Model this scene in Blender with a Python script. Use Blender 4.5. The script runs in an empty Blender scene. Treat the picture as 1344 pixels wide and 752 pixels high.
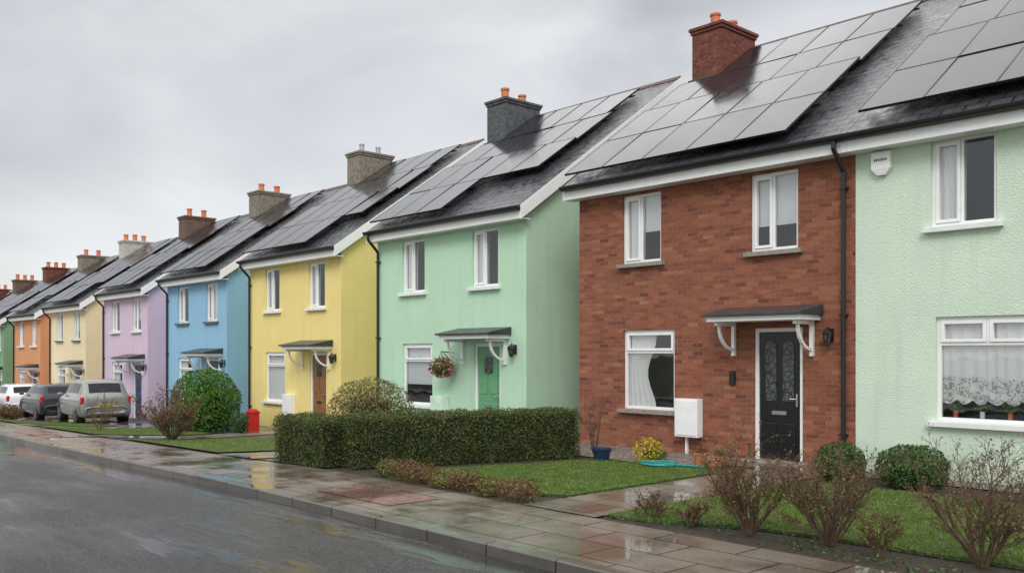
import bpy, math, random
import numpy as np
from mathutils import Vector, noise
random.seed(7); rng=np.random.default_rng(7)
scene=bpy.context.scene
COL=scene.collection
scene.view_settings.view_transform='Standard'
scene.view_settings.look='None'
scene.view_settings.exposure=0

# ---------------------------------------------------------------- materials
class NT:
    def __init__(s,name):
        s.m=bpy.data.materials.new(name); s.m.use_nodes=True
        s.t=s.m.node_tree; s.n=s.t.nodes; s.l=s.t.links
        s.b=s.n['Principled BSDF']; s.out=s.n['Material Output']
        s.tc=s.n.new('ShaderNodeTexCoord')
    def new(s,t,**k):
        n=s.n.new(t)
        for a,b in k.items(): setattr(n,a,b)
        return n
    def link(s,a,b): s.l.new(a,b)
    def noise(s,scale,detail=4,vec=None,rough=.55):
        n=s.new('ShaderNodeTexNoise'); n.inputs['Scale'].default_value=scale
        n.inputs['Detail'].default_value=detail; n.inputs['Roughness'].default_value=rough
        s.link(vec if vec is not None else s.tc.outputs['Object'],n.inputs['Vector']); return n.outputs['Fac']
    def ramp(s,fac,stops):
        n=s.new('ShaderNodeValToRGB'); e=n.color_ramp.elements
        while len(e)<len(stops): e.new(.5)
        for i,(p,c) in enumerate(stops):
            e[i].position=p
            e[i].color=(c,c,c,1) if isinstance(c,(int,float)) else (*c,1)
        s.link(fac,n.inputs['Fac']); return n.outputs['Color']
    def mix(s,fac,a,b,mode='MIX'):
        n=s.new('ShaderNodeMix',data_type='RGBA',blend_type=mode)
        for sock,v in ((n.inputs['Factor'],fac),(n.inputs['A'],a),(n.inputs['B'],b)):
            if isinstance(v,bpy.types.NodeSocket): s.link(v,sock)
            elif isinstance(v,(int,float)):
                if sock.type=='VALUE': sock.default_value=v
                else: sock.default_value=(v,v,v,1)
            else: sock.default_value=(*v,1)
        return n.outputs['Result']
    def math(s,op,a,b=0.):
        n=s.new('ShaderNodeMath',operation=op)
        for i,v in enumerate((a,b)):
            if isinstance(v,bpy.types.NodeSocket): s.link(v,n.inputs[i])
            else: n.inputs[i].default_value=v
        return n.outputs[0]
    def set(s,color=None,rough=None,spec=None,metal=None,coat=None):
        for nm,v in (('Base Color',color),('Roughness',rough),('Specular IOR Level',spec),('Metallic',metal),('Coat Weight',coat)):
            if v is None: continue
            if isinstance(v,bpy.types.NodeSocket): s.link(v,s.b.inputs[nm])
            elif nm=='Base Color': s.b.inputs[nm].default_value=(*v,1)
            else: s.b.inputs[nm].default_value=v
    def bump(s,h,strength=.3,dist=.01,prev=None):
        n=s.new('ShaderNodeBump'); n.inputs['Strength'].default_value=strength; n.inputs['Distance'].default_value=dist
        s.link(h,n.inputs['Height'])
        if prev is not None: s.link(prev,n.inputs['Normal'])
        s.link(n.outputs['Normal'],s.b.inputs['Normal']); return n.outputs['Normal']
    def wallvec(s):
        sp=s.new('ShaderNodeSeparateXYZ'); s.link(s.tc.outputs['Object'],sp.inputs[0])
        c=s.new('ShaderNodeCombineXYZ'); s.link(s.math('ADD',sp.outputs[0],sp.outputs[1]),c.inputs[0]); s.link(sp.outputs[2],c.inputs[1])
        return c.outputs[0],sp
    def brick(s,vec,w,h,mortar,c1,c2,cm,offset=.5,bias=0.,smooth=.1):
        n=s.new('ShaderNodeTexBrick'); n.offset=offset
        s.link(vec,n.inputs['Vector']); n.inputs['Scale'].default_value=1
        n.inputs['Brick Width'].default_value=w; n.inputs['Row Height'].default_value=h
        n.inputs['Mortar Size'].default_value=mortar; n.inputs['Mortar Smooth'].default_value=smooth
        n.inputs['Bias'].default_value=bias
        n.inputs['Color1'].default_value=(*c1,1); n.inputs['Color2'].default_value=(*c2,1); n.inputs['Mortar'].default_value=(*cm,1)
        return n

def simple(name,color,rough=.5,metal=0,var=.12,scale=8,bump=0,coat=0,spec=None):
    t=NT(name); f=t.noise(scale)
    d=tuple(c*(1-var) for c in color); l=tuple(min(1,c*(1+var)) for c in color)
    t.set(color=t.ramp(f,[(.3,d),(.7,l)]),rough=rough,metal=metal,coat=coat,spec=spec)
    if bump: t.bump(t.noise(scale*8),.4,bump)
    return t.m

def render_wall(name,color):
    t=NT(name); vec,sp=t.wallvec()
    f=t.noise(1.1,5); f2=t.noise(75,3)
    base=t.mix(t.ramp(f,[(.3,0.),(.75,1.)]),color,tuple(c*.9 for c in color))
    base=t.mix(t.ramp(f2,[(.35,.6),(.5,0.)]),base,tuple(c*.76 for c in color))
    mp=t.new('ShaderNodeMapping'); mp.inputs['Scale'].default_value=(5,5,.35); t.link(t.tc.outputs['Object'],mp.inputs[0])
    st=t.noise(1.0,4,mp.outputs[0])
    base=t.mix(t.ramp(st,[(.52,0.),(.78,.25)]),base,tuple(c*.62 for c in color))
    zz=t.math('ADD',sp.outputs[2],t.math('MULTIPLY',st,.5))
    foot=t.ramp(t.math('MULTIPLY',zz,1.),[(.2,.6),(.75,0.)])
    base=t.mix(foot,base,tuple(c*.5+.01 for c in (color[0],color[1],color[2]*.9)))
    t.set(color=base,rough=.8,spec=.3)
    v=t.new('ShaderNodeTexVoronoi'); v.inputs['Scale'].default_value=62; t.link(t.tc.outputs['Object'],v.inputs['Vector'])
    h=t.math('ADD',t.math('MULTIPLY',v.outputs['Distance'],-.6),t.noise(45,3))
    t.bump(h,.7,.014)
    return t.m

def brick_mat(name,c1=(.50,.17,.085),c2=(.35,.10,.058),cm=(.34,.26,.20)):
    t=NT(name); vec,sp=t.wallvec()
    b=t.brick(vec,.215,.071,.005,c1,c2,cm)
    f=t.noise(6,4); f2=t.noise(55,4,rough=.7)
    c=t.mix(t.ramp(f,[(.3,0.),(.7,.4)]),b.outputs['Color'],t.mix(.6,b.outputs['Color'],(.52,.20,.11)))
    v=t.new('ShaderNodeTexWhiteNoise',noise_dimensions='2D')
    r=t.math('FLOOR',t.math('DIVIDE',sp.outputs[2],.071))
    par=t.math('SUBTRACT',1.,t.math('ABSOLUTE',t.math('MODULO',r,2.)))
    xx=t.math('FLOOR',t.math('ADD',t.math('DIVIDE',t.math('ADD',sp.outputs[0],sp.outputs[1]),.215),t.math('MULTIPLY',par,.5)))
    cc=t.new('ShaderNodeCombineXYZ'); t.link(xx,cc.inputs[0]); t.link(r,cc.inputs[1]); t.link(cc.outputs[0],v.inputs['Vector'])
    odd=t.ramp(v.outputs['Value'],[(.0,(.52,.48,.5)),(.1,(.76,.72,.74)),(.4,(.95,.93,.94)),(.85,(1.08,1.12,1.1)),(1.,(1.2,1.5,1.55))])
    c=t.mix(t.math('SUBTRACT',1.,b.outputs['Fac']),c,t.mix(1.,c,odd,'MULTIPLY'))
    c=t.mix(t.ramp(f2,[(.47,0.),(.62,.65)]),c,(.13,.05,.035))
    c=t.mix(t.ramp(t.noise(24,4),[(.55,0.),(.72,.4)]),c,(.55,.34,.25))
    c=t.mix(t.ramp(t.noise(.9,5),[(.5,0.),(.85,.15)]),c,(.14,.08,.06))
    t.set(color=c,rough=.75,spec=.3)
    t.bump(t.math('ADD',t.math('MULTIPLY',b.outputs['Fac'],-1.2),t.math('MULTIPLY',f2,2.4)),1.,.016)
    return t.m

def slate_mat(name):
    t=NT(name); sp=t.new('ShaderNodeSeparateXYZ'); t.link(t.tc.outputs['Object'],sp.inputs[0])
    c=t.new('ShaderNodeCombineXYZ'); t.link(sp.outputs[0],c.inputs[0]); t.link(t.math('MULTIPLY',sp.outputs[1],1.215),c.inputs[1])
    b=t.brick(c.outputs[0],.3,.2,.012,(.062,.066,.074),(.03,.032,.037),(.006,.006,.007),smooth=.3)
    f=t.noise(2.5,5); 
    col=t.mix(t.ramp(f,[(.5,0.),(.75,.3)]),b.outputs['Color'],(.07,.075,.055))
    t.set(color=col,rough=t.ramp(t.noise(7,3),[(.3,.16),(.7,.4)]),spec=.7)
    saw=t.math('FRACT',t.math('DIVIDE',t.math('MULTIPLY',sp.outputs[1],1.215),.2))
    t.bump(t.math('ADD',t.math('MULTIPLY',saw,-1.),t.math('MULTIPLY',b.outputs['Fac'],-.7)),.9,.025)
    return t.m

def panel_mat(name):
    t=NT(name)
    b=t.brick(t.tc.outputs['Object'],.155,.1425,.004,(.008,.009,.013),(.011,.012,.017),(.045,.05,.057),offset=0)
    oi=t.new('ShaderNodeObjectInfo')
    r=t.math('ADD',t.ramp(t.noise(2.2,4),[(.3,.07),(.7,.18)]),t.math('MULTIPLY',oi.outputs['Random'],.07))
    t.set(color=b.outputs['Color'],rough=r,spec=.62,coat=.1)
    t.b.inputs['Coat Roughness'].default_value=.05
    t.bump(t.noise(160,2),.05,.002)
    return t.m

def flags(name,w,h,c1,c2,cm,off=.5,mortar=.012,wetlo=.03):
    t=NT(name)
    b=t.brick(t.tc.outputs['Object'],w,h,mortar,c1,c2,cm,offset=off,smooth=.2)
    f=t.noise(1.2,5); f2=t.noise(60,3); f3=t.noise(9,5)
    c=t.mix(t.ramp(f,[(.45,0.),(.6,.5)]),b.outputs['Color'],t.mix(1.,b.outputs['Color'],(.5,.48,.45),'MULTIPLY'))
    c=t.mix(t.ramp(f2,[(.45,0.),(.75,.4)]),c,tuple(x*.4 for x in c2))
    c=t.mix(t.ramp(f3,[(.6,0.),(.78,.25)]),c,(.07,.072,.05))
    r=t.ramp(f,[(.40,.44),(.5,.24),(.58,wetlo)])
    t.set(color=c,rough=r,spec=.5)
    t.bump(t.math('ADD',t.math('MULTIPLY',b.outputs['Fac'],-1.),t.math('MULTIPLY',f2,t.ramp(f,[(.48,.4),(.58,.02)]))),.5,.008)
    return t.m

def asphalt(name,dark=.033,gutter=False):
    t=NT(name); sp=t.new('ShaderNodeSeparateXYZ'); t.link(t.tc.outputs['Object'],sp.inputs[0])
    mp=t.new('ShaderNodeMapping'); mp.inputs['Scale'].default_value=(.25,1.1,1.); t.link(t.tc.outputs['Object'],mp.inputs[0])
    f=t.noise(.9,6,mp.outputs[0],.62); f2=t.noise(45,6,rough=.85); f3=t.noise(.35,5); f4=t.noise(14,4)
    c=t.ramp(f2,[(.38,dark*.1),(.5,dark),(.58,dark*4.5)])
    c=t.mix(t.ramp(f4,[(.4,0.),(.7,.3)]),c,(dark*1.3,)*3)
    c=t.mix(t.ramp(f,[(.45,0.),(.60,.7)]),c,(dark*.4,dark*.4,dark*.42))
    w=t.math('ADD',t.math('MULTIPLY',f,.75),t.math('MULTIPLY',f3,.25))
    if gutter:
        k=t.ramp(t.math('MULTIPLY',sp.outputs[1],.1),[(.46,0.),(.54,.13)])
        w=t.math('ADD',w,k)
    t.set(color=c,rough=t.ramp(w,[(.43,.55),(.50,.34),(.575,.04)]),spec=.5)
    st=t.ramp(w,[(.46,1.),(.575,.02)])
    t.bump(t.math('MULTIPLY',t.math('ADD',f2,t.math('MULTIPLY',f4,.5)),st),1.,.03)
    return t.m

def leaf_mat(name,c1,c2,c3=None,rough=.45,trans=.3):
    t=NT(name); g=t.new('ShaderNodeNewGeometry')
    stops=[(0.,c1),(.6,c2)]+([(1.,c3)] if c3 else [])
    c=t.ramp(g.outputs['Random Per Island'],stops)
    c=t.mix(t.ramp(t.noise(5,3),[(.35,.5),(.6,0.)]),c,tuple(x*.4 for x in c1))
    t.set(color=c,rough=rough,spec=.4)
    tr=t.new('ShaderNodeBsdfTranslucent'); t.link(c,tr.inputs['Color'])
    ms=t.new('ShaderNodeMixShader'); ms.inputs[0].default_value=trans
    t.link(t.b.outputs[0],ms.inputs[1]); t.link(tr.outputs[0],ms.inputs[2]); t.link(ms.outputs[0],t.out.inputs[0])
    return t.m

def soil_mat(name,c=(.045,.03,.02)):
    t=NT(name); f=t.noise(25,6); f2=t.noise(3,4)
    cc=t.ramp(f,[(.3,tuple(x*.4 for x in c)),(.7,tuple(x*1.7 for x in c))])
    cc=t.mix(t.ramp(f2,[(.5,0.),(.7,.5)]),cc,(.05,.06,.02))
    t.set(color=cc,rough=.8); t.bump(f,1.,.05); return t.m

def gravel_mat(name):
    t=NT(name); v=t.new('ShaderNodeTexVoronoi'); v.inputs['Scale'].default_value=28; t.link(t.tc.outputs['Object'],v.inputs['Vector'])
    sp=t.new('ShaderNodeSeparateColor'); t.link(v.outputs['Color'],sp.inputs[0])
    c=t.ramp(sp.outputs[0],[(0.,(.16,.12,.09)),(.5,(.36,.31,.26)),(1.,(.62,.58,.52))])
    c=t.mix(t.ramp(v.outputs['Distance'],[(.35,0.),(.6,.8)]),c,(.05,.04,.03))
    t.set(color=c,rough=.5); t.bump(t.math('MULTIPLY',v.outputs['Distance'],-1.),1.,.04); return t.m

def glass_mat(name):
    t=NT(name)
    g=t.new('ShaderNodeBsdfGlossy'); g.inputs['Roughness'].default_value=.02; g.inputs['Color'].default_value=(.9,.93,.95,1)
    tr=t.new('ShaderNodeBsdfTransparent'); tr.inputs['Color'].default_value=(.96,.97,.97,1)
    lw=t.new('ShaderNodeLayerWeight'); lw.inputs['Blend'].default_value=.33
    fac=t.math('ADD',t.math('MULTIPLY',lw.outputs['Fresnel'],.6),.08)
    bp=t.new('ShaderNodeBump'); bp.inputs['Strength'].default_value=.06; bp.inputs['Distance'].default_value=.03
    t.link(t.noise(2.2,2),bp.inputs['Height']); t.link(bp.outputs[0],g.inputs['Normal'])
    ms=t.new('ShaderNodeMixShader'); t.link(fac,ms.inputs[0]); t.link(tr.outputs[0],ms.inputs[1]); t.link(g.outputs[0],ms.inputs[2])
    t.link(ms.outputs[0],t.out.inputs[0]); return t.m

def curtain_mat(name,c,lace=False):
    t=NT(name); vec,sp=t.wallvec()
    col=t.ramp(t.noise(30,3),[(.3,tuple(x*.94 for x in c)),(.7,c)])
    t.set(color=col,rough=.9)
    tr=t.new('ShaderNodeBsdfTransparent'); ms=t.new('ShaderNodeMixShader')
    if lace:
        v=t.new('ShaderNodeTexVoronoi',feature='SMOOTH_F1'); v.inputs['Scale'].default_value=34; t.link(vec,v.inputs['Vector'])
        v2=t.new('ShaderNodeTexVoronoi'); v2.inputs['Scale'].default_value=7; t.link(vec,v2.inputs['Vector'])
        band=t.ramp(t.math('MULTIPLY',sp.outputs[2],.4),[(.555,.55),(.575,.03)])
        motif=t.ramp(v2.outputs['Distance'],[(.28,0.),(.42,1.)])
        fac=t.math('MULTIPLY',t.math('MULTIPLY',t.ramp(v.outputs['Distance'],[(.3,1.),(.45,.2)]),band),motif)
        t.link(fac,ms.inputs[0])
    else: ms.inputs[0].default_value=.03
    t.link(t.b.outputs[0],ms.inputs[1]); t.link(tr.outputs[0],ms.inputs[2]); t.link(ms.outputs[0],t.out.inputs[0])
    return t.m

def pattern_glass(name):
    t=NT(name); vec,sp=t.wallvec()
    v=t.new('ShaderNodeTexVoronoi',feature='DISTANCE_TO_EDGE'); v.inputs['Scale'].default_value=11; t.link(vec,v.inputs['Vector'])
    c=t.ramp(v.outputs['Distance'],[(.04,(.02,.02,.02)),(.09,(.07,.075,.08)),(.3,(.10,.11,.115))])
    t.set(color=c,rough=.15,spec=.6); t.bump(t.noise(50,2),.3,.004); return t.m

M=dict(
 brick=brick_mat('red_brick'), brickch=brick_mat('chimney_brick',(.27,.06,.04),(.15,.035,.03),(.16,.1,.08)),
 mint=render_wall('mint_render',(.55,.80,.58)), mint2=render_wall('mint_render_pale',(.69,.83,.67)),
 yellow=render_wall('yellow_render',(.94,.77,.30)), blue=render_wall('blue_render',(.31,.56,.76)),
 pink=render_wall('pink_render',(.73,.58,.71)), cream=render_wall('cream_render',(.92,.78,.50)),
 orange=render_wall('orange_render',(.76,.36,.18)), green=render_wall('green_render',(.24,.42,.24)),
 white=simple('white_upvc',(.86,.87,.86),.35,var=.04), black=simple('black_plastic',(.015,.015,.017),.35),
 slate=slate_mat('wet_slate'), panel=panel_mat('solar_cells'), pframe=simple('dark_aluminium',(.03,.03,.033),.35,.6),
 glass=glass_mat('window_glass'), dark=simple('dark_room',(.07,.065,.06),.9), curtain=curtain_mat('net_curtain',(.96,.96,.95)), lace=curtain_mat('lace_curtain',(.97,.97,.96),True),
 blind=curtain_mat('blind',(.88,.90,.91)),
 stone=simple('stone_sill',(.27,.25,.21),.6,scale=14,bump=.004,var=.25), wsill=simple('white_sill',(.78,.79,.77),.5,var=.08),
 dsill=simple('grey_sill',(.12,.12,.12),.5), ridge=simple('ridge_tile',(.10,.055,.045),.6,scale=6,var=.4),
 terracotta=simple('terracotta',(.55,.17,.07),.6,scale=10,var=.25), metal=simple('galvanised',(.4,.4,.4),.4,.7),
 harl=simple('dark_roughcast',(.085,.09,.095),.8,scale=12,bump=.02,var=.5), harlb=simple('weathered_roughcast',(.22,.19,.15),.8,scale=9,bump=.02,var=.4),
 harlw=simple('pale_roughcast',(.5,.47,.42),.8,scale=9,bump=.02,var=.3), harlr=simple('brown_roughcast',(.15,.09,.065),.8,scale=9,bump=.02,var=.4),
 doorblack=simple('black_door',(.012,.013,.015),.22), doorgreen=simple('green_door',(.13,.36,.18),.35), doorbrown=simple('brown_door',(.26,.12,.045),.4),
 doorblue=simple('navy_door',(.03,.06,.13),.35), leadglass=pattern_glass('leaded_glass'), boxgreen=simple('pale_green_plastic',(.66,.82,.68),.4),
 chrome=simple('chrome',(.7,.7,.7),.2,1.), lead=simple('lead_roof',(.045,.048,.052),.4,scale=5,var=.3),
 asphalt=asphalt('wet_asphalt',.030,True), drive=asphalt('drive_asphalt',.04),
 flags=flags('wet_flags',.9,.52,(.21,.175,.138),(.145,.12,.093),(.022,.019,.015)),
 pavers=flags('red_pavers',.2,.1,(.29,.15,.12),(.21,.11,.09),(.10,.07,.06)),
 kerb=flags('kerb_stone',.9,3.,(.13,.12,.105),(.10,.092,.08),(.02,.02,.018),off=0),
 soil=soil_mat('soil'), gravel=gravel_mat('gravel'),
 lawn=soil_mat('lawn_base',(.07,.10,.025)), grass=leaf_mat('grass',(.09,.17,.02),(.17,.28,.045),(.27,.34,.09)),
 ground=soil_mat('field',(.05,.07,.025)),
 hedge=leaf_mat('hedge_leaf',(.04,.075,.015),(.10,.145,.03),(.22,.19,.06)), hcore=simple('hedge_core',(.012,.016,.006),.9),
 bushg=leaf_mat('bush_leaf',(.035,.12,.015),(.09,.24,.03),(.18,.34,.06)),
 busho=leaf_mat('olive_leaf',(.11,.105,.025),(.22,.21,.05),(.30,.21,.08)),
 bushr=leaf_mat('russet_leaf',(.11,.055,.03),(.20,.11,.05),(.30,.24,.08)),
 bushd=leaf_mat('dark_leaf',(.03,.08,.02),(.07,.16,.035),(.12,.22,.06)),
 yflow=leaf_mat('yellow_flower',(.55,.42,.02),(.75,.58,.04)), pflow=leaf_mat('mixed_flower',(.55,.03,.06),(.7,.25,.3),(.8,.7,.6)),
 twig=simple('twig',(.12,.075,.045),.75,scale=30,var=.4),
 potblue=simple('blue_glaze',(.02,.04,.09),.15), teal=simple('teal_plastic',(.01,.22,.20),.35), red=simple('red_paint',(.55,.02,.02),.3),
 carsilver=simple('silver_paint',(.27,.265,.255),.3,.5,coat=1,var=.05), cardark=simple('charcoal_paint',(.022,.025,.035),.25,.4,coat=.8), carwhite=simple('white_paint',(.76,.77,.78),.25,coat=1,var=.03),
 carglass=simple('tinted_glass',(.012,.014,.016),.12,spec=.3), tyre=simple('tyre_rubber',(.02,.02,.02),.8), lampred=simple('tail_lamp',(.45,.012,.01),.2),
 alloy=simple('alloy_wheel',(.22,.22,.22),.4,.6), plate=simple('yellow_plate',(.62,.44,.04),.5), lampw=simple('lamp_glass',(.6,.6,.55),.15),
)

# ---------------------------------------------------------------- mesh helpers
class MB:
    def __init__(s): s.v=[];s.f=[];s.m=[]
    def poly(s,pts,m=0):
        i=len(s.v); s.v+= [tuple(p) for p in pts]; s.f.append(tuple(range(i,i+len(pts)))); s.m.append(m)
    def box(s,x0,x1,y0,y1,z0,z1,m=0):
        i=len(s.v)
        s.v+=[(x0,y0,z0),(x1,y0,z0),(x1,y1,z0),(x0,y1,z0),(x0,y0,z1),(x1,y0,z1),(x1,y1,z1),(x0,y1,z1)]
        for f in ((0,3,2,1),(4,5,6,7),(0,1,5,4),(1,2,6,5),(2,3,7,6),(3,0,4,7)):
            s.f.append(tuple(i+k for k in f)); s.m.append(m)
    def cyl(s,p0,p1,r0,r1,n=10,m=0,caps=True):
        p0=Vector(p0);p1=Vector(p1); d=(p1-p0)
        if d.length<1e-6: return
        d.normalize(); a=d.orthogonal().normalized(); b=d.cross(a); i=len(s.v)
        for p,r in ((p0,r0),(p1,r1)):
            for k in range(n):
                t=2*math.pi*k/n; s.v.append(tuple(p+a*(r*math.cos(t))+b*(r*math.sin(t))))
        for k in range(n):
            s.f.append((i+k,i+(k+1)%n,i+n+(k+1)%n,i+n+k)); s.m.append(m)
        if caps:
            s.f.append(tuple(i+k for k in reversed(range(n)))); s.m.append(m)
            s.f.append(tuple(i+n+k for k in range(n))); s.m.append(m)
    def lathe(s,c,prof,n=16,m=0):
        i=len(s.v)
        for r,z in prof:
            for k in range(n):
                t=2*math.pi*k/n; s.v.append((c[0]+r*math.cos(t),c[1]+r*math.sin(t),c[2]+z))
        for j in range(len(prof)-1):
            for k in range(n):
                s.f.append((i+j*n+k,i+j*n+(k+1)%n,i+(j+1)*n+(k+1)%n,i+(j+1)*n+k)); s.m.append(m)
    def build(s,name,mats,parent=None,loc=(0,0,0),smooth=False,bevel=0):
        me=bpy.data.meshes.new(name); me.from_pydata(s.v,[],s.f)
        for mm in mats: me.materials.append(mm)
        me.polygons.foreach_set('material_index',s.m)
        if smooth: me.polygons.foreach_set('use_smooth',[True]*len(s.f))
        me.update()
        return link(name,me,parent,loc,bevel)
def link(name,me,parent=None,loc=(0,0,0),bevel=0):
    o=bpy.data.objects.new(name,me); COL.objects.link(o); o.location=loc
    if parent: o.parent=parent
    if bevel:
        b=o.modifiers.new('bevel','BEVEL'); b.width=bevel; b.segments=2; b.limit_method='ANGLE'
    return o
def empty(name,loc,label,cat,group=None):
    o=bpy.data.objects.new(name,None); COL.objects.link(o); o.location=loc; o.empty_display_size=.3
    tag(o,label,cat,group); return o
def tag(o,label,cat,group=None):
    o['label']=label; o['category']=cat
    if group: o['group']=group
def structure(o): o['kind']='structure'; return o
def npmesh(name,v,k,mats):
    n=len(v)//k; me=bpy.data.meshes.new(name)
    me.vertices.add(len(v)); me.vertices.foreach_set('co',np.asarray(v,dtype=np.float32).ravel())
    me.loops.add(n*k); me.loops.foreach_set('vertex_index',np.arange(n*k,dtype=np.int32))
    me.polygons.add(n); me.polygons.foreach_set('loop_start',np.arange(0,n*k,k,dtype=np.int32))
    me.polygons.foreach_set('loop_total',np.full(n,k,dtype=np.int32))
    for m in mats: me.materials.append(m)
    me.update(calc_edges=True); me.validate(); return me
def leafverts(P,N,size,tilt=.7):
    n=len(P); N=N+rng.normal(0,tilt,(n,3)); N/=np.linalg.norm(N,axis=1)[:,None]+1e-9
    A=np.cross(N,rng.normal(0,1,(n,3))); A/=np.linalg.norm(A,axis=1)[:,None]+1e-9
    B=np.cross(N,A); s=(size*rng.uniform(.6,1.35,n))[:,None]
    v=np.stack([P-A*s,P-B*s*.5,P+A*s,P+B*s*.5],axis=1); return v.reshape(-1,3)

# ---------------------------------------------------------------- terrain
GX=[-400,-80,-66,-57,-50.7,-44,-36.8,-30,-23.4,-16.4,-12]; GZ=[-2.6,-2.25,-1.8,-1.45,-1.25,-1.1,-.8,-.6,-.4,-.2,0]
def g(x,y):
    d=np.interp(x,GX,GZ); t=min(1,max(0,(y-5.5)/4.5)); t=t*t*(3-2*t); return float(d*(.35+.65*t))
def grid(name,xs,ys,zo,mat,kind='structure'):
    b=MB(); nx=len(xs)
    zf=zo if callable(zo) else (lambda x,y:g(x,y)+zo)
    for y in ys:
        for x in xs: b.v.append((x,y,zf(x,y)))
    for j in range(len(ys)-1):
        for i in range(nx-1):
            a=j*nx+i; b.f.append((a,a+1,a+nx+1,a+nx)); b.m.append(0)
    o=b.build(name,[mat],smooth=True); o['kind']=kind; return o
def sheet(name,x0,x1,y0,y1,zo,mat,label=None,sx=.6,sy=.25,kind='structure'):
    xs=np.linspace(x0,x1,max(2,int((x1-x0)/sx)+2)); ys=np.linspace(y0,y1,max(2,int((y1-y0)/sy)+2))
    return grid(name,xs,ys,zo,mat,kind)
def polysheet(name,pts,z,mat,thick=.03):
    b=MB(); b.poly([(x,y,z) for x,y in pts])
    for i in range(len(pts)):
        p,q=pts[i],pts[(i+1)%len(pts)]; b.poly([(p[0],p[1],z-thick),(q[0],q[1],z-thick),(q[0],q[1],z),(p[0],p[1],z)])
    o=b.build(name,[mat]); o['kind']='structure'; return o
XS=sorted(set([-700,-400,-200,-120]+list(np.arange(-90,31,3.))+[60,150,300]))
YS=[-500,-200,-80,-30,-15,-8,-4,0,5.3,6,7,8,9,10,11,12,14,18,24,40,90,250,700]
grid('ground',XS,YS,lambda x,y:g(x,y)-.28,M['ground'])
XR=sorted(set(list(np.arange(-110,31,.75))))
grid('road',XR,[-3.2,-1,1,3,5.455],lambda x,y:g(x,5.4)-.085-.006*abs(y-1.5),M['asphalt'])
b=MB(); prof=[(5.45,-.2),(5.45,-.015),(5.465,0),(5.58,.002),(5.58,-.05)]
for x in XR:
    for (y,z) in prof: b.v.append((x,y,z+g(x,5.4)))
n=len(prof)
for i in range(len(XR)-1):
    for j in range(n-1):
        a=i*n+j; b.f.append((a,a+n,a+n+1,a+1)); b.m.append(0)
o=b.build('kerb',[M['kerb']]); structure(o)
b=MB(); prof=[(-3.2,-.25),(-3.2,0),(-3.35,0),(-3.35,-.1)]
for x in XR:
    for (y,z) in prof: b.v.append((x,y,z+g(x,5.4)))
n=len(prof)
for i in range(len(XR)-1):
    for j in range(n-1):
        a=i*n+j; b.f.append((a,a+1,a+n+1,a+n)); b.m.append(0)
structure(b.build('kerb',[M['kerb']]))
grid('pavement',XR,[-5.2,-3.35],lambda x,y:g(x,5.4)-.003,M['flags'])
zp=lambda x,y:g(x,y)-.004
grid('pavement',XR,[5.58,5.8,6.0,6.2,6.4,6.6,6.8,7.0,7.15],zp,M['flags'])
grid('garden_soil',XR,list(np.arange(7.15,10.4,.2))+[11.5,13.2],lambda x,y:g(x,y)-.016,M['soil'])
sheet('crossing_paving',-10.2,-8.6,5.95,6.7,.002,M['pavers'])
sheet('crossing_paving',-24.5,-21.8,5.9,7.1,.002,M['pavers'])
sheet('garden_path',-7.6,-6.5,7.15,12.9,.006,M['flags'])
sheet('door_step_path',-8.5,-7.6,12.0,12.9,.006,M['flags'])
LAWNS=[[(-10.75,8.2),(-10.3,9.5),(-10.05,10.55),(-9.6,10.95),(-8.7,11.15),(-7.66,11.2),(-7.66,8.0),(-8.0,7.75),(-8.8,7.85),(-9.8,8.0)],
 [(-6.44,7.3),(-6.44,11.1),(-5.,11.2),(2,11.2),(2,8.3),(-2.2,8.05),(-3.4,7.95),(-4.3,7.95),(-5.0,7.85),(-5.6,7.6),(-6.0,7.4)]]
for i,L in enumerate(LAWNS): polysheet('lawn',L,.02,M['lawn'])
sheet('gravel_bed',-12.2,-8.5,11.25,12.9,.004,M['gravel'])
sheet('gravel_bed',-6.45,1.5,12.3,12.9,.004,M['gravel'])

# ---------------------------------------------------------------- house
TAN=.69; COS=1/math.sqrt(1+TAN*TAN); ZE=4.98
def rz(y): return ZE+TAN*(y+.3)
PW,PH=.948,1.47; PITCH=.955
panel_mesh=None
def get_panel():
    global panel_mesh
    if panel_mesh: return panel_mesh
    b=MB(); w,h=PW,PH; e=.011
    b.box(e,w-e,e,h-e,0.,.03,0)
    b.box(0,e,0,h,-.005,.034,1); b.box(w-e,w,0,h,-.005,.034,1); b.box(e,w-e,0,e,-.005,.034,1); b.box(e,w-e,h-e,h,-.005,.034,1)
    o=b.build('solar_panel',[M['panel'],M['pframe']]); panel_mesh=o.data; bpy.data.objects.remove(o); return panel_mesh

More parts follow.
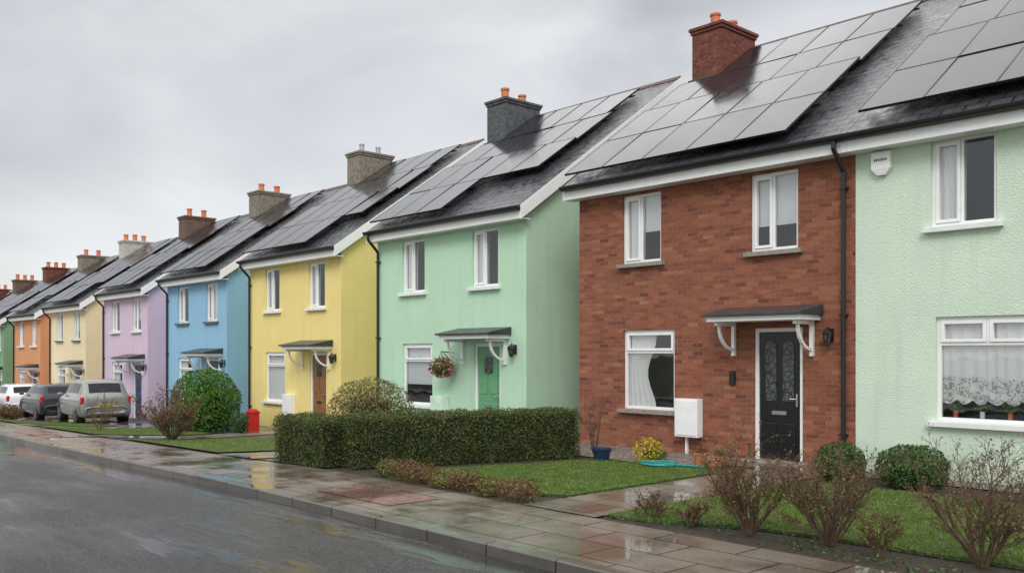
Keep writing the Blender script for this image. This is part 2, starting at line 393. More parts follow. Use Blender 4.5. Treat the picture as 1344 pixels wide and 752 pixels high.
def window(root,op,style,sillmat,curt):
    xa,xb,za,zb=op; w=xb-xa; b=MB(); f=.055; y0,y1=.05,.11
    b.box(xa,xa+f,y0,y1,za,zb); b.box(xb-f,xb,y0,y1,za,zb)
    b.box(xa+f,xb-f,y0,y1,za,za+f); b.box(xa+f,xb-f,y0,y1,zb-f,zb)
    panes=[]
    s=.045
    def sash(x0,x1,z0,z1,proud=.02):
        b.box(x0,x0+s,y0-proud,y1-.01,z0,z1); b.box(x1-s,x1,y0-proud,y1-.01,z0,z1)
        b.box(x0+s,x1-s,y0-proud,y1-.01,z0,z0+s); b.box(x0+s,x1-s,y0-proud,y1-.01,z1-s,z1)
        panes.append((x0+s,x1-s,z0+s,z1-s))
    X0,X1,Z0,Z1=xa+f,xb-f,za+f,zb-f
    if style=='u':
        xm=xa+w*.47
        b.box(xm-.02,xm+.02,y0,y1,Z0,Z1); sash(X0+.002,xm-.022,Z0+.002,Z1-.002); panes.append((xm+.02,X1,Z0,Z1))
    elif style=='l':
        zt=za+(zb-za)*.72
        b.box(X0,X1,y0,y1,zt-.022,zt+.022); panes.append((X0,X1,Z0,zt-.022)); sash(X0+.002,X1-.002,zt+.024,Z1-.002)
    else:
        zt=za+(zb-za)*.74; xm=xa+w*.40
        b.box(X0,X1,y0,y1,zt-.022,zt+.022); panes.append((X0,X1,Z0,zt-.022))
        b.box(xm-.02,xm+.02,y0,y1,zt+.022,Z1)
        sash(X0+.002,xm-.022,zt+.024,Z1-.002); sash(xm+.022,X1-.002,zt+.024,Z1-.002)
    wo=b.build('window',[M['white']],root,bevel=.004)
    b=MB()
    for p in panes: b.poly([(p[0],.08,p[2]),(p[1],.08,p[2]),(p[1],.08,p[3]),(p[0],.08,p[3])])
    b.build('pane',[M['glass']],wo)
    b=MB(); b.box(xa-.09,xb+.09,-.09,.049,za-.075,za-.002); b.build('sill',[sillmat],wo,bevel=.006)
    def cur(x0,x1,z0,z1,m,amp=.013,y=.128,nw=14,scal=0,drape=0):
        b=MB(); n=max(8,int((x1-x0)*90)); ph=random.random()*6; nz=10 if drape else 1
        for i in range(n+1):
            u=i/n
            for j in range(nz+1):
                v=j/nz; zz=z0-scal*abs(math.sin(math.pi*(x1-x0)*u/.21)) if j==0 else z0+(z1-z0)*v
                x=x0+(x1-x0)*u*(1-drape*math.sin(math.pi*min(1,v*1.1))**2)
                yy=y+amp*math.sin(2*math.pi*nw*(x1-x0)*u+ph+1.3*math.sin(9*(x1-x0)*u))
                b.v.append((x,yy,zz))
        for i in range(n):
            for j in range(nz):
                a=i*(nz+1)+j; b.f.append((a,a+nz+1,a+nz+2,a+1)); b.m.append(0)
        b.build('curtain',[m],wo,smooth=True)
    c=curt
    if c=='side': cur(xa+.02,xa+w*.5,za,zb,M['curtain'],nw=11)
    elif c=='drape': cur(xa+.02,xa+w*.58,za,zb,M['curtain'],nw=9,drape=.3)
    elif c=='both': cur(xa+.02,xa+w*.34,za,zb,M['curtain']); cur(xb-w*.28,xb-.02,za,zb,M['curtain'])
    elif c=='blind': cur(xa+.02,xb-.02,za+(zb-za)*.33,zb,M['blind'],amp=.001)
    elif c=='net': cur(xa+.02,xb-.02,za,zb,M['curtain'],nw=9)
    elif c=='sidenet': cur(xa+.02,xa+w*.5,za,zb,M['curtain'],nw=10); cur(xa+w*.5,xb-.02,za+(zb-za)*.45,zb,M['blind'],amp=.001)
    elif c=='lace': cur(xa+.02,xb-.02,za+.30,zb-.1,M['lace'],nw=7,y=.13,scal=.06)
    return wo

def barge(root,s,E,E2,th,RY):
    for sgn in (1,-1):
        b=MB(); Y0=E if sgn==1 else E2; y1=RY-.002*sgn
        pts=[(Y0,ZE-th-.19),(Y0,ZE-.012),(y1,rz(RY)-.012),(y1,rz(RY)-th-.19)]; t=.022
        b.poly([(s,y,z) for y,z in pts]); b.poly([(s+t,y,z) for y,z in pts])
        for i in range(4):
            p,q=pts[i],pts[(i+1)%4]; b.poly([(s,*p),(s+t,*p),(s+t,*q),(s,*q)])
        b.build('bargeboard',[M['white']],root)

def house(x0,x1,z0,wall,label,cat='house',verges=(1,1),rows=(),door=('doorblack',0),sill='wsill',chim=('harl','terracotta',2),ops=None,curt=('side','blind','side'),pipe='l',detail=2,canopy=True,nchim=True,RY=5.05,ztop=8.93,psy=1.):
    W=x1-x0; k=W/5.6; DEP=2*RY
    root=empty(label.split('|')[0],(x0,12.9,z0),label.split('|')[1],cat,'houses along the street')
    if ops is None:
        ops=dict(u1=(1.09*k,1.09*k+.9,3.39,4.65),u2=(3.81*k,3.81*k+.86,3.39,4.65),l1=(1.11*k,1.11*k+1.18,.72,2.17),d=(3.88*k,3.88*k+.87,0,2.15))
    oplist=list(ops.values())
    b=MB(); xs=sorted(set([0,W]+[o[0] for o in oplist]+[o[1] for o in oplist])); zs=sorted(set([-.6,5.0]+[o[2] for o in oplist]+[o[3] for o in oplist]))
    for i in range(len(xs)-1):
        for j in range(len(zs)-1):
            cx=(xs[i]+xs[i+1])/2; cz=(zs[j]+zs[j+1])/2
            if any(o[0]<cx<o[1] and o[2]<cz<o[3] for o in oplist): continue
            b.poly([(xs[i],0,zs[j]),(xs[i+1],0,zs[j]),(xs[i+1],0,zs[j+1]),(xs[i],0,zs[j+1])])
    for o in oplist:
        a,c,d,e=o; r=.11
        b.poly([(a,0,d),(a,0,e),(a,r,e),(a,r,d)]); b.poly([(c,0,e),(c,0,d),(c,r,d),(c,r,e)])
        b.poly([(a,0,e),(c,0,e),(c,r,e),(a,r,e)]); b.poly([(c,0,d),(a,0,d),(a,r,d),(c,r,d)])
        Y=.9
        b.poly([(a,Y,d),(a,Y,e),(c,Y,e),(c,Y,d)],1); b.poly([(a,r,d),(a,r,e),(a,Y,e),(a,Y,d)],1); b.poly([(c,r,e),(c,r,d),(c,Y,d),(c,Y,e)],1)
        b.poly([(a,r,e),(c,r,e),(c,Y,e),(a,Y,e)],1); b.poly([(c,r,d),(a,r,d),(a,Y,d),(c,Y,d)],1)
    hr=5.0+.69*RY
    for x in (0,W):
        b.poly([(x,0,-.6),(x,DEP,-.6),(x,DEP,5),(x,RY,hr),(x,0,5)] if x else [(x,0,-.6),(x,0,5),(x,RY,hr),(x,DEP,5),(x,DEP,-.6)])
    b.poly([(W,DEP,-.6),(0,DEP,-.6),(0,DEP,5),(W,DEP,5)])
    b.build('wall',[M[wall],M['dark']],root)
    vl=.04 if verges[0] else -.002; vr=.14 if verges[1] else -.002
    if wall=='brick': vl=.14
    xa,xb=-vl,W+vr; b=MB(); th=.11; E=-.3; E2=DEP+.3
    T=[(E,ZE),(RY,rz(RY)),(E2,ZE)]
    for (ya,za),(yb,zb) in ((T[0],T[1]),(T[1],T[2])):
        b.poly([(xa,ya,za),(xb,ya,za),(xb,yb,zb),(xa,yb,zb)])
        b.poly([(xb,ya,za-th),(xa,ya,za-th),(xa,yb,zb-th),(xb,yb,zb-th)])
        for x in (xa,xb): b.poly([(x,ya,za-th),(x,ya,za),(x,yb,zb),(x,yb,zb-th)])
    b.poly([(xa,E,ZE-th),(xb,E,ZE-th),(xb,E,ZE),(xa,E,ZE)])
    b.poly([(xa,E2,ZE-th),(xb,E2,ZE-th),(xb,E2,ZE),(xa,E2,ZE)])
    roof=b.build('roof',[M['slate']],root)
    b=MB(); nt=int((xb-xa)/.45)
    for i in range(nt):
        a=xa+(xb-xa)*i/nt; c=xa+(xb-xa)*(i+1)/nt-.008; zt=rz(RY)
        b.poly([(a,RY-.12,zt-.07),(c,RY-.12,zt-.07),(c,RY,zt+.04),(a,RY,zt+.04)]); b.poly([(a,RY,zt+.04),(c,RY,zt+.04),(c,RY+.12,zt-.07),(a,RY+.12,zt-.07)])
        b.poly([(c,RY-.12,zt-.07),(c,RY+.12,zt-.07),(c,RY,zt+.04)])
    b.build('ridge_tiles',[M['ridge']],roof)
    b=MB(); b.box(xa,xb,E+.012,E+.035,ZE-th-.17,ZE-th-.003); b.build('fascia',[M['white']],root)
    b=MB(); b.box(xa+.002,xb-.002,E+.036,-.002,ZE-th-.17,ZE-th-.15); b.build('soffit',[M['white']],root)
    if verges[0]: barge(root,xa-.024,E,E2,th,RY)
    if verges[1]: barge(root,xb+.002,E,E2,th,RY)
    b=MB(); n=8; r=.07; gy=E-.06; gz=ZE-.05
    ring=[(gy-r*math.cos(math.pi*i/n),gz-r*math.sin(math.pi*i/n)) for i in range(n+1)]
    for i in range(n):
        (a,c),(d,e)=ring[i],ring[i+1]; b.poly([(xa,a,c),(xb,a,c),(xb,d,e),(xa,d,e)])
    for x in (xa,xb): b.poly([(x,a,c) for a,c in ring])
    b.box(xa,xb,gy-r-.006,gy-r+.006,gz-.003,gz+.012)
    b.build('gutter',[M['black']],root)
    px={'l':.1,'r':W-.16,'n':None}[pipe]
    if px is not None:
        b=MB(); zt=ZE-.1
        pts=[(px,gy,zt),(px,gy,zt-.12),(px,-.06,zt-.42),(px,-.06,.05)]
        for p,q in zip(pts,pts[1:]): b.cyl(p,q,.036,.036,10)
        for z in (.5,2.3,4.2): b.box(px-.055,px+.055,-.1,-.001,z,z+.035)
        b.build('downpipe',[M['black']],root,smooth=False)
    if nchim:
        cm,pm,npot=chim; cx0,cx1,cy0,cy1=0,.78,RY-1.4,RY-.1; b=MB(); zt=ztop
        b.box(cx0,cx1,cy0,cy1,rz(cy0)-.3,zt-.14,0)
        b.box(cx0-.03,cx1+.03,cy0-.03,cy1+.03,zt-.139,zt-.07,0); b.box(cx0-.06,cx1+.06,cy0-.06,cy1+.06,zt-.069,zt,0)
        b.box(cx0-.025,cx1+.05,cy0-.12,cy0-.003,rz(cy0)-.12,rz(cy0)+.06,1)
        b.build('chimney',[M[cm],M['lead']],roof,bevel=.008)
        for i in range(npot):
            py=cy0+(i+.5)*(cy1-cy0)/npot; rr=.12 if pm=='terracotta' else .09; hh=random.uniform(.9,1.15)
            b=MB(); b.lathe(((cx0+cx1)/2,py,zt-.005),[(0,0),(rr*1.05,0),(rr*1.05,.05),(rr*.92,.07),(rr*.85,.27*hh),(rr*1.02,.28*hh),(rr*1.02,.33*hh),(rr*.8,.33*hh),(rr*.75,.05)],14)
            b.build('chimney_pot',[M[pm]],roof,smooth=False)
    pm=get_panel(); ang=math.atan(TAN)
    for (s,xst,nc,raise_) in rows:
        s=s*psy; y=-.3+s*COS; z=rz(y)
        for i in range(nc):
            o=bpy.data.objects.new('solar_panel',pm); COL.objects.link(o); o.parent=roof; o.scale=(1,psy,1)
            o.location=(xst+i*PITCH,y-raise_*math.sin(ang),z+raise_*math.cos(ang)); o.rotation_euler=(ang+random.gauss(0,.004),random.gauss(0,.003),0)
        for ss in (.3,1.15):
            b=MB(); yy=y+ss*COS; zz=rz(yy)
            b.cyl((xst-.05,yy-.02,zz+raise_*.5),(xst+nc*PITCH+.03,yy-.02,zz+raise_*.5),.022,.022,4)
            b.build('mounting_rail',[M['pframe']],roof)
    for i,kx in enumerate(['u1','u2','l1','l2']):
        if kx in ops: 
            o=ops[kx]; st='u' if kx[0]=='u' else ('w' if o[1]-o[0]>1.4 else 'l')
            window(root,o,st,M[sill],curt[i] if i<len(curt) else 'net')
    if 'd' in ops:
        xa,xb,za,zb=ops['d']; dm,_=door; b=MB(); f=.065
        b.box(xa+f+.002,xb-f-.002,.06,.10,.03,zb-f-.002,0)
        iw=xb-xa-2*f; cx=(xa+xb)/2
        if dm!='doorblack':
            for zz0,zz1 in ((.2,.85),(1.05,1.9)):
                for sx in (-1,1): b.box(cx+sx*iw*.22-.12,cx+sx*iw*.22+.12,.045,.0598,zz0,zz1,0)
        else:
            for sx in (-1,1): b.box(cx+sx*iw*.22-.12,cx+sx*iw*.22+.12,.045,.0598,.18,.62,0)
        d=b.build('door',[M[dm]],root,bevel=.006)
        b=MB(); b.box(xa,xa+f,.03,.11,0,zb); b.box(xb-f,xb,.03,.11,0,zb); b.box(xa+f,xb-f,.03,.11,zb-f,zb); b.box(xa+f,xb-f,.0,.11,0,.028)
        b.build('door_frame',[M['white']],d,bevel=.004)
        if dm=='doorblack':
            for sx in (-1,1):
                b=MB(); n=10; c2=cx+sx*.155; r=.10
                pts=[(c2-r,.05,.98),(c2+r,.05,.98)]+[(c2+r*math.cos(math.pi*i/n),.05,1.84+r*math.sin(math.pi*i/n)) for i in range(n+1)]
                b.poly(pts); b.build('glass_panel',[M['leadglass']],d)
        else:
            b=MB(); b.box(cx-.14,cx+.14,.04,.0445,1.5,1.86); b.build('glass_panel',[M['leadglass']],d)
        b=MB(); b.box(cx-.13,cx+.13,.035,.058,.76,.82); b.build('letter_box',[M['chrome']],d)
        b=MB(); b.box(xb-f-.07,xb-f-.04,.03,.058,.9,1.1); b.cyl((xb-f-.055,.03,1.02),(xb-f-.055,-.0,1.02),.012,.012,8); b.cyl((xb-f-.055,.0,1.02),(xb-f-.16,.0,1.02),.01,.01,8)
        b.build('handle',[M['chrome']],d)
        b=MB(); b.box(xa-.1,xb+.1,-.32,-.001,-.3,.036); b.build('doorstep',[M['stone']],root,bevel=.01)
        if canopy:
            ca,cb=xa-.5,xb+.3; b=MB()
            b.box(ca,cb,-.62,-.001,2.25,2.33,0)
            v=[(ca-.05,-.68,2.332),(cb+.05,-.68,2.332),(cb+.05,-.001,2.332),(ca-.05,-.001,2.332),(ca-.05,-.68,2.37),(cb+.05,-.68,2.37),(cb+.05,-.001,2.5),(ca-.05,-.001,2.5)]
            i=len(b.v); b.v+=v
            for f_ in ((0,3,2,1),(4,5,6,7),(0,1,5,4),(1,2,6,5),(2,3,7,6),(3,0,4,7)): b.f.append(tuple(i+q for q in f_)); b.m.append(1)
            c=b.build('canopy',[M['white'],M['lead']],root,bevel=.004)
            for bx in (ca+.1,cb-.16):
                b=MB(); b.box(bx,bx+.06,-.06,-.002,1.70,2.248); b.box(bx,bx+.06,-.54,-.0602,2.19,2.248)
                n=6; off=.045
                def q(t,R_): return (-.47+R_*(1-math.cos(t)), 2.19-R_*math.sin(t))
                for i in range(n):
                    t0=math.pi/2*i/n; t1=math.pi/2*(i+1)/n
                    a0,a1=q(t0,.41),q(t1,.41)
                    c0=(a0[0]+off*math.cos(t0),a0[1]+off*math.sin(t0)); c1=(a1[0]+off*math.cos(t1),a1[1]+off*math.sin(t1))
                    for x in (bx+.008,bx+.052): b.poly([(x,a0[0],a0[1]),(x,a1[0],a1[1]),(x,c1[0],c1[1]),(x,c0[0],c0[1])])
                    b.poly([(bx+.008,*a0),(bx+.052,*a0),(bx+.052,*a1),(bx+.008,*a1)]); b.poly([(bx+.008,*c0),(bx+.052,*c0),(bx+.052,*c1),(bx+.008,*c1)])
                b.build('bracket',[M['white']],c)
        if detail>=1:
            lx=xb+.48; b=MB()
            b.box(lx-.04,lx+.04,-.02,-.001,1.92,2.12,0); b.cyl((lx,-.02,2.1),(lx,-.13,2.14),.01,.01,6,0)
            b.lathe((lx,-.13,1.86),[(.0,.0),(.03,.0),(.035,.02)],6,0); b.lathe((lx,-.13,1.88),[(.035,0),(.07,.16)],6,1)
            b.lathe((lx,-.13,2.04),[(.09,0),(.055,.05),(.012,.08),(.0,.1)],6,0)
            for i in range(6):
                t=math.pi/3*i; b.cyl((lx+.036*math.cos(t),-.13+.036*math.sin(t),1.88),(lx+.072*math.cos(t),-.13+.072*math.sin(t),2.04),.008,.008,4,0)
            b.build('wall_lamp',[M['black'],M['leadglass']],root)
    if detail>=1 and 'l1' in ops:
        mx=ops['l1'][1]+.12; mm='white' if wall!='mint' else 'boxgreen'
        b=MB(); b.box(mx,mx+.48,-.16,-.002,.30,.96,0); b.box(mx+.03,mx+.45,-.172,-.161,.33,.93,0); b.box(mx+.15,mx+.19,-.06,-.003,-.1,.299,0)
        b.build('meter_box',[M[mm]],root,bevel=.012)
    return root

S4=(.13,1.61,3.09,4.57)
house(-12.13,-6.49,0,'brick','brick_house|red brick semi-detached house with black front door','house',(1,0),[(S4[0],-.12,5,.15),(S4[1],-.12,5,.15),(S4[2],-.12,5,.09),(S4[3],.85,4,.09)],('doorblack',0),'stone',('brickch','terracotta',2),curt=('sidenet','blind','drape'),pipe='r')
R=house(-6.487,-.8,0,'mint2','rendered_house|pale mint rendered house joined to the brick house','house',(0,1),[(S4[0]+.2,.1,5,.15),(S4[1]+.2,.1,5,.15),(S4[2]+.2,.1,5,.09),(S4[3]+.2,.1,5,.09)],('doorgreen',0),'wsill',('brickch','terracotta',2),
 ops=dict(u1=(1.10,1.97,3.5,4.72),u2=(3.9,4.76,3.5,4.72),l1=(1.17,2.85,.80,2.25),d=(4.0,4.85,0,2.15)),curt=('side','blind','lace'),pipe='n',nchim=False,detail=0)
def lay(a,n1,n2,n3,n4): return [(S4[0],a,n1,.15),(S4[1],a,n2,.15),(S4[2],a,n3,.1),(S4[3],.85,n4,.1)]
house(-19.09,-13.64,-.2,'mint','rendered_house|mint green rendered house with green front door','house',(1,1),lay(.08,3,5,5,4),('doorgreen',0),'wsill',('harl','terracotta',2),curt=('side','side','blind'))
house(-26.07,-20.81,-.4,'yellow','rendered_house|bright yellow rendered house with brown front door','house',(1,1),lay(.08,4,5,5,4),('doorbrown',0),'wsill',('harlb','metal',2),curt=('both','side','net'),RY=4.9,ztop=8.8)
far=dict(RY=4.55,ztop=8.5,psy=.93)
house(-32.5,-27.67,-.6,'blue','rendered_house|sky blue rendered house with solar panels','house',(1,1),lay(.05,4,4,4,3),('doorblue',0),'dsill',('harlb','terracotta',2),curt=('side','net','side'),**far)
house(-39.2,-34.4,-.8,'pink','rendered_house|lilac pink rendered house with solar panels','house',(1,1),lay(.05,4,4,4,3),('doorblue',0),'wsill',('harlr','terracotta',2),**far)
far['ztop']=8.4
house(-46.6,-41.5,-1.08,'cream','rendered_house|cream rendered house beside the parked cars','house',(1,1),lay(.05,4,5,5,4),('doorbrown',0),'dsill',('harlw','terracotta',3),**far)
house(-53.0,-48.3,-1.3,'orange','rendered_house|burnt orange rendered house in the row','house',(1,1),lay(.05,3,4,4,3),('doorblue',0),'wsill',('harlb','terracotta',2),**far)
house(-59.6,-55.2,-1.5,'green','rendered_house|muted green rendered house down the street','house',(1,1),lay(.05,4,4,4,3),('doorgreen',0),'wsill',('brickch','terracotta',3),detail=0,**far)
for i,(xx,cc) in enumerate(((-66.4,'mint'),(-73.2,'cream'),(-80,'yellow'))):
    house(xx,xx+4.8,-1.85-.24*i,cc,'rendered_house|%s rendered house at the far end of the row'%('mint green','cream','yellow')[i],'house',(1,1),lay(.05,3,4,4,3),('doorblue',0),'wsill',(('harlr','brickch','harlb')[i],'terracotta',3),detail=0,**far)

H=[o for o in bpy.data.objects if o.name=='brick_house'][0]
b=MB(); b.box(3.46,3.56,-.05,-.002,1.22,1.45); b.box(3.48,3.54,-.056,-.0502,1.36,1.4,0); b.build('door_bell_box',[M['black']],H,bevel=.008)
b=MB(); b.box(.28,.56,-.09,-.002,4.42,4.66,0)
i=len(b.v); b.v+=[(.28,-.09,4.42),(.56,-.09,4.42),(.56,-.002,4.42),(.28,-.002,4.42),(.36,-.07,4.33),(.48,-.07,4.33),(.48,-.002,4.33),(.36,-.002,4.33)]
for f_ in ((4,5,6,7),(0,1,5,4),(1,2,6,5),(3,0,4,7)): b.f.append(tuple(i+q for q in f_)); b.m.append(0)
for j in range(7): b.box(.325+j*.028,.343+j*.028,-.0925,-.0905,4.53,4.565,1)
b.build('alarm_box',[M['white'],M['doorblue']],R)

LW=((-20.6,-16.0),(-27.6,-22.9),(-34.2,-29.8))
for (a,c) in LW: sheet('lawn',a,c,7.3,10.2,.02,M['lawn'])
for (a,c) in ((-15.7,-14.3),(-22.6,-21.2),(-29.4,-28.0)): sheet('garden_path',a,c,7.15,12.9,.012,M['flags'])
sheet('driveway',-14.29,-12.1,7.2,12.9,.002,M['drive'])
sheet('driveway',-21.1,-20.7,7.2,10.2,.002,M['drive'])
sheet('driveway',-21.1,-15.8,10.2,12.9,.002,M['drive'])
sheet('driveway',-60,-34.3,7.2,12.9,.002,M['drive'])
sheet('driveway',-34.2,-22.7,10.25,12.9,.002,M['drive'])

# ---------------------------------------------------------------- grass blades
def inpoly(P,poly):
    x,y=P[:,0],P[:,1]; r=np.zeros(len(P),bool); n=len(poly)
    for i in range(n):
        x0,y0=poly[i]; x1,y1=poly[(i+1)%n]
        c=((y0>y)!=(y1>y))&(x<(x1-x0)*(y-y0)/(y1-y0+1e-12)+x0); r^=c
    return r
pts=[]
for L in LAWNS:
    A=np.array(L); lo,hi=A.min(0)-.04,A.max(0)+.04; n=int((hi-lo).prod()*3600)
    P=rng.uniform(lo,hi,(n,2)); pts.append(P[inpoly(P,[tuple(p) for p in (A-A.mean(0))*1.01+A.mean(0)])])
for (a,c) in LW: pts.append(rng.uniform((a,7.3),(c,10.2),(int((c-a)*2.9*900),2)))
P=np.concatenate(pts); n=len(P); z=np.array([g(x,y) for x,y in P])+.018
B=np.stack([P[:,0],P[:,1],z],1); a=rng.uniform(0,6.28,n); d=np.stack([np.cos(a),np.sin(a),0*a],1)*.0055
clump=np.array([noise.noise((x*1.5,y*1.5,0)) for x,y in P])
tip=B+rng.normal(0,.014,(n,3))*np.array([1,1,0]); tip[:,2]+=rng.uniform(.014,.034,n)*(1+.5*clump)
me=npmesh('grass',np.stack([B-d,B+d,tip],1).reshape(-1,3),3,[M['grass']])
o=link('grass',me); o['kind']='stuff'; o['label']='short wet green lawn grass'

# ---------------------------------------------------------------- plants
def rounded_box_bush(p0,p1,wid,h,label,n=38000,ang=0):
    p0=np.array(p0);p1=np.array(p1); L=np.linalg.norm(p1-p0); ux=(p1-p0)/L; uy=np.array([-ux[1],ux[0]])
    areas=np.array([L*h,L*h,L*wid,wid*h,wid*h]); f=rng.choice(5,n,p=areas/areas.sum())
    u,v=rng.uniform(0,1,n),rng.uniform(0,1,n); P=np.zeros((n,3)); N=np.zeros((n,3))
    for k in range(5):
        m=f==k
        if k<2: P[m]=np.stack([u[m]*L,np.full(m.sum(),(-1 if k==0 else 1)*wid/2),v[m]*h],1); N[m]=(0,-1 if k==0 else 1,0)
        elif k==2: P[m]=np.stack([u[m]*L,(v[m]-.5)*wid,np.full(m.sum(),h)],1); N[m]=(0,0,1)
        else: P[m]=np.stack([np.full(m.sum(),0. if k==3 else L),(u[m]-.5)*wid,v[m]*h],1); N[m]=(-1 if k==3 else 1,0,0)
    bump=np.array([noise.noise((p[0]*2.4,p[1]*2.4,p[2]*2.4))*.6+noise.noise((p[0]*7,p[1]*7,p[2]*7))*.4 for p in P])
    P+=N*(bump*.08+rng.uniform(-.05,.035,n))[:,None]
    e=np.clip((P[:,2]-(h-.1))/.1,0,1); P[:,1]*=1-.12*e
    root=empty('hedge',(float(p0[0]),float(p0[1]),g(*p0)),label,'hedge')
    V=leafverts(P,N,.0165)
    def tow(V): return np.stack([V[:,0]*ux[0]+V[:,1]*uy[0],V[:,0]*ux[1]+V[:,1]*uy[1],V[:,2]],1)
    link('leaves',npmesh('leaves',tow(V),4,[M['hedge']]),root)
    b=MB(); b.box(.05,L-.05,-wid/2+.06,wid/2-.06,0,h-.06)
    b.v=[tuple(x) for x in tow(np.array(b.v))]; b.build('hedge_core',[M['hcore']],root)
    return root
rounded_box_bush((-11.95,7.5),(-10.75,11.2),.66,.78,'long clipped green box hedge dividing the front gardens')
rounded_box_bush((-13.75,7.55),(-12.15,7.5),.62,.76,'short return of clipped green hedge facing the pavement',n=18000)

def bush(name,label,cat,x,y,rx,h,mat,n=5000,leaf=.03,twiggy=0,zb=None,grp=None,core=True,lump=.22):
    z0=g(x,y) if zb is None else zb
    root=empty(name,(x,y,z0),label,cat,grp)
    D=rng.normal(0,1,(n,3)); D/=np.linalg.norm(D,axis=1)[:,None]
    sd=random.random()*50
    nb=np.array([noise.noise((d[0]*2.2+sd,d[1]*2.2,d[2]*2.2))+.5*noise.noise((d[0]*5+sd,d[1]*5,d[2]*5)) for d in D])
    r=1.03-.5*rng.uniform(0,1,n)**2.2+lump*nb
    zc=.44*h
    up=D[:,2]>0
    hz=np.where(up,h-zc,zc*1.15)
    hr=np.where(up,1.,(1-np.abs(D[:,2])**4*.5)/np.sqrt(np.maximum(1-D[:,2]**2,.15))*.93)
    P=np.stack([D[:,0]*rx*r*hr,D[:,1]*rx*r*hr,zc+D[:,2]*hz*r],1); low=P[:,2]<.02; P[low,2]=rng.uniform(.01,.1*h,low.sum())
    link('leaves',npmesh('leaves',leafverts(P,D,leaf),4,[M[mat]]),root)
    b=MB()
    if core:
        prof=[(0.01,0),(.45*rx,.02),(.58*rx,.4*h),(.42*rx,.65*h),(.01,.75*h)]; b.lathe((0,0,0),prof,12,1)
    for i in range(max(6,twiggy)):
        a=random.random()*6.28; e=random.uniform(.4,1.3); L=h*random.uniform(.7,1.06)
        p=Vector((0,0,0)); d=Vector((math.cos(a)*math.cos(e)*rx/h*1.5,math.sin(a)*math.cos(e)*rx/h*1.5,math.sin(e))).normalized()
        r0=.012
        for sgm in range(4):
            q=p+d*L/4; b.cyl(p,q,r0,r0*.7,4,0,False); p=q; r0*=.7; d=(d+Vector((random.gauss(0,.15),random.gauss(0,.15),.08))).normalized()
    b.build('branches',[M['twig'],M['hcore']],root)
    return root

def bare_shrub(label,x,y,h,w,leafm='bushr',nleaf=500,stems=9,name='shrub',grp=None,lsize=.014,spread=.015):
    root=empty(name,(x,y,g(x,y)),label,'shrub',grp); b=MB(); LP=[]
    def grow(p,d,L,r,lev):
        n=3; 
        for i in range(n):
            q=p+d*L/n; b.cyl(p,q,r,r*.8,4 if lev<2 else 3,0,False); r*=.8
            if lev<3:
                for _ in range(2 if lev else 1):
                    if random.random()<.85:
                        dd=(d+Vector((random.gauss(0,.55),random.gauss(0,.55),random.gauss(.1,.35)))).normalized(); grow(q,dd,L*random.uniform(.4,.62),max(r*.7,.0024),lev+1)
            if lev>=1: LP.append(q.copy())
            d=(d+Vector((random.gauss(0,.13),random.gauss(0,.13),.04))).normalized(); p=q
        LP.append(p.copy())
    for i in range(stems):
        a=6.28*i/stems+random.gauss(0,.3); s=random.uniform(.1,1.)*w/h*.62
        d=Vector((math.cos(a)*s,math.sin(a)*s,1)).normalized(); grow(Vector((math.cos(a)*.03,math.sin(a)*.03,0)),d,h*random.uniform(.55,.8),.009+.004*h,0)
    b.build('branches',[M['twig']],root)
    P=np.array([tuple(p) for p in LP]); idx=rng.integers(0,len(P),nleaf); Q=P[idx]+rng.normal(0,spread,(nleaf,3)); Q[:,2]=np.maximum(Q[:,2],.02)
    link('leaves',npmesh('leaves',leafverts(Q,np.tile((0,0,1.),(nleaf,1)),lsize,1.2),4,[M[leafm]]),root)
    return root
gs='twiggy shrubs along the garden edge'
T='brown twiggy budding shrub in the soil bed'
bare_shrub(T,-4.9,7.62,.76,1.0,grp=gs,stems=20,nleaf=3600,lsize=.0125,spread=.018)
bare_shrub(T,-4.13,7.72,.80,1.1,grp=gs,stems=21,nleaf=3800,lsize=.0125,spread=.018)
bare_shrub(T,-2.86,7.85,.88,1.3,grp=gs,stems=20,nleaf=2600,lsize=.0125,spread=.018)
for (x,y,h,w) in ((-6.0,7.5,.27,.3),(-5.55,7.55,.24,.3),(-3.6,7.6,.3,.3),(-2.2,7.6,.4,.5)):
    bare_shrub('small sparse twiggy plant in the soil bed',x,y,h,w,grp=gs,stems=10,nleaf=450,leafm='busho' if random.random()<.5 else 'bushr')
bare_shrub('tall thin bare twigs beside the brick wall',-11.1,12.2,.85,.5,grp=gs,stems=5,nleaf=30)
bare_shrub('wide russet olive twiggy shrub on the lawn edge',-20.4,8.2,.95,1.9,leafm='bushr',grp=gs,stems=26,nleaf=4200,lsize=.024,spread=.03)
bare_shrub('sparse bare shrub beside the pavement',-25.6,8.3,.9,1.0,grp=gs,stems=7,nleaf=200,lsize=.02)
x=-10.75
while x<-7.75:
    h=random.uniform(.22,.36)
    bush('low_shrub','low reddish brown edging shrub beside the pavement','shrub',x,7.42+random.uniform(-.06,.08),random.uniform(.19,.27),h,random.choice(['busho','bushr','bushr','bushr']),1300,.016,14,grp='low edging shrubs',core=False,lump=.28)
    x+=random.uniform(.38,.55)
bush('round_bush','rounded green bush beside the brick house downpipe','bush',-6.15,11.8,.33,.52,'bushd',5000,.02,lump=.1)
bush('round_bush','dark green bush below the mint house window','bush',-5.2,11.9,.45,.54,'bushd',6500,.022,lump=.12)
bush('round_bush','large olive brown bush behind the hedge','bush',-15.2,10.1,.86,1.38,'busho',12000,.024,70,lump=.06)
bush('round_bush','large bright green leafy bush on the lawn','bush',-24.9,11.0,.95,1.72,'bushg',13000,.038,lump=.09)
bush('round_bush','small clipped ball shrub beside the yellow house','bush',-22.6,10.9,.25,.55,'bushd',1600,.025)
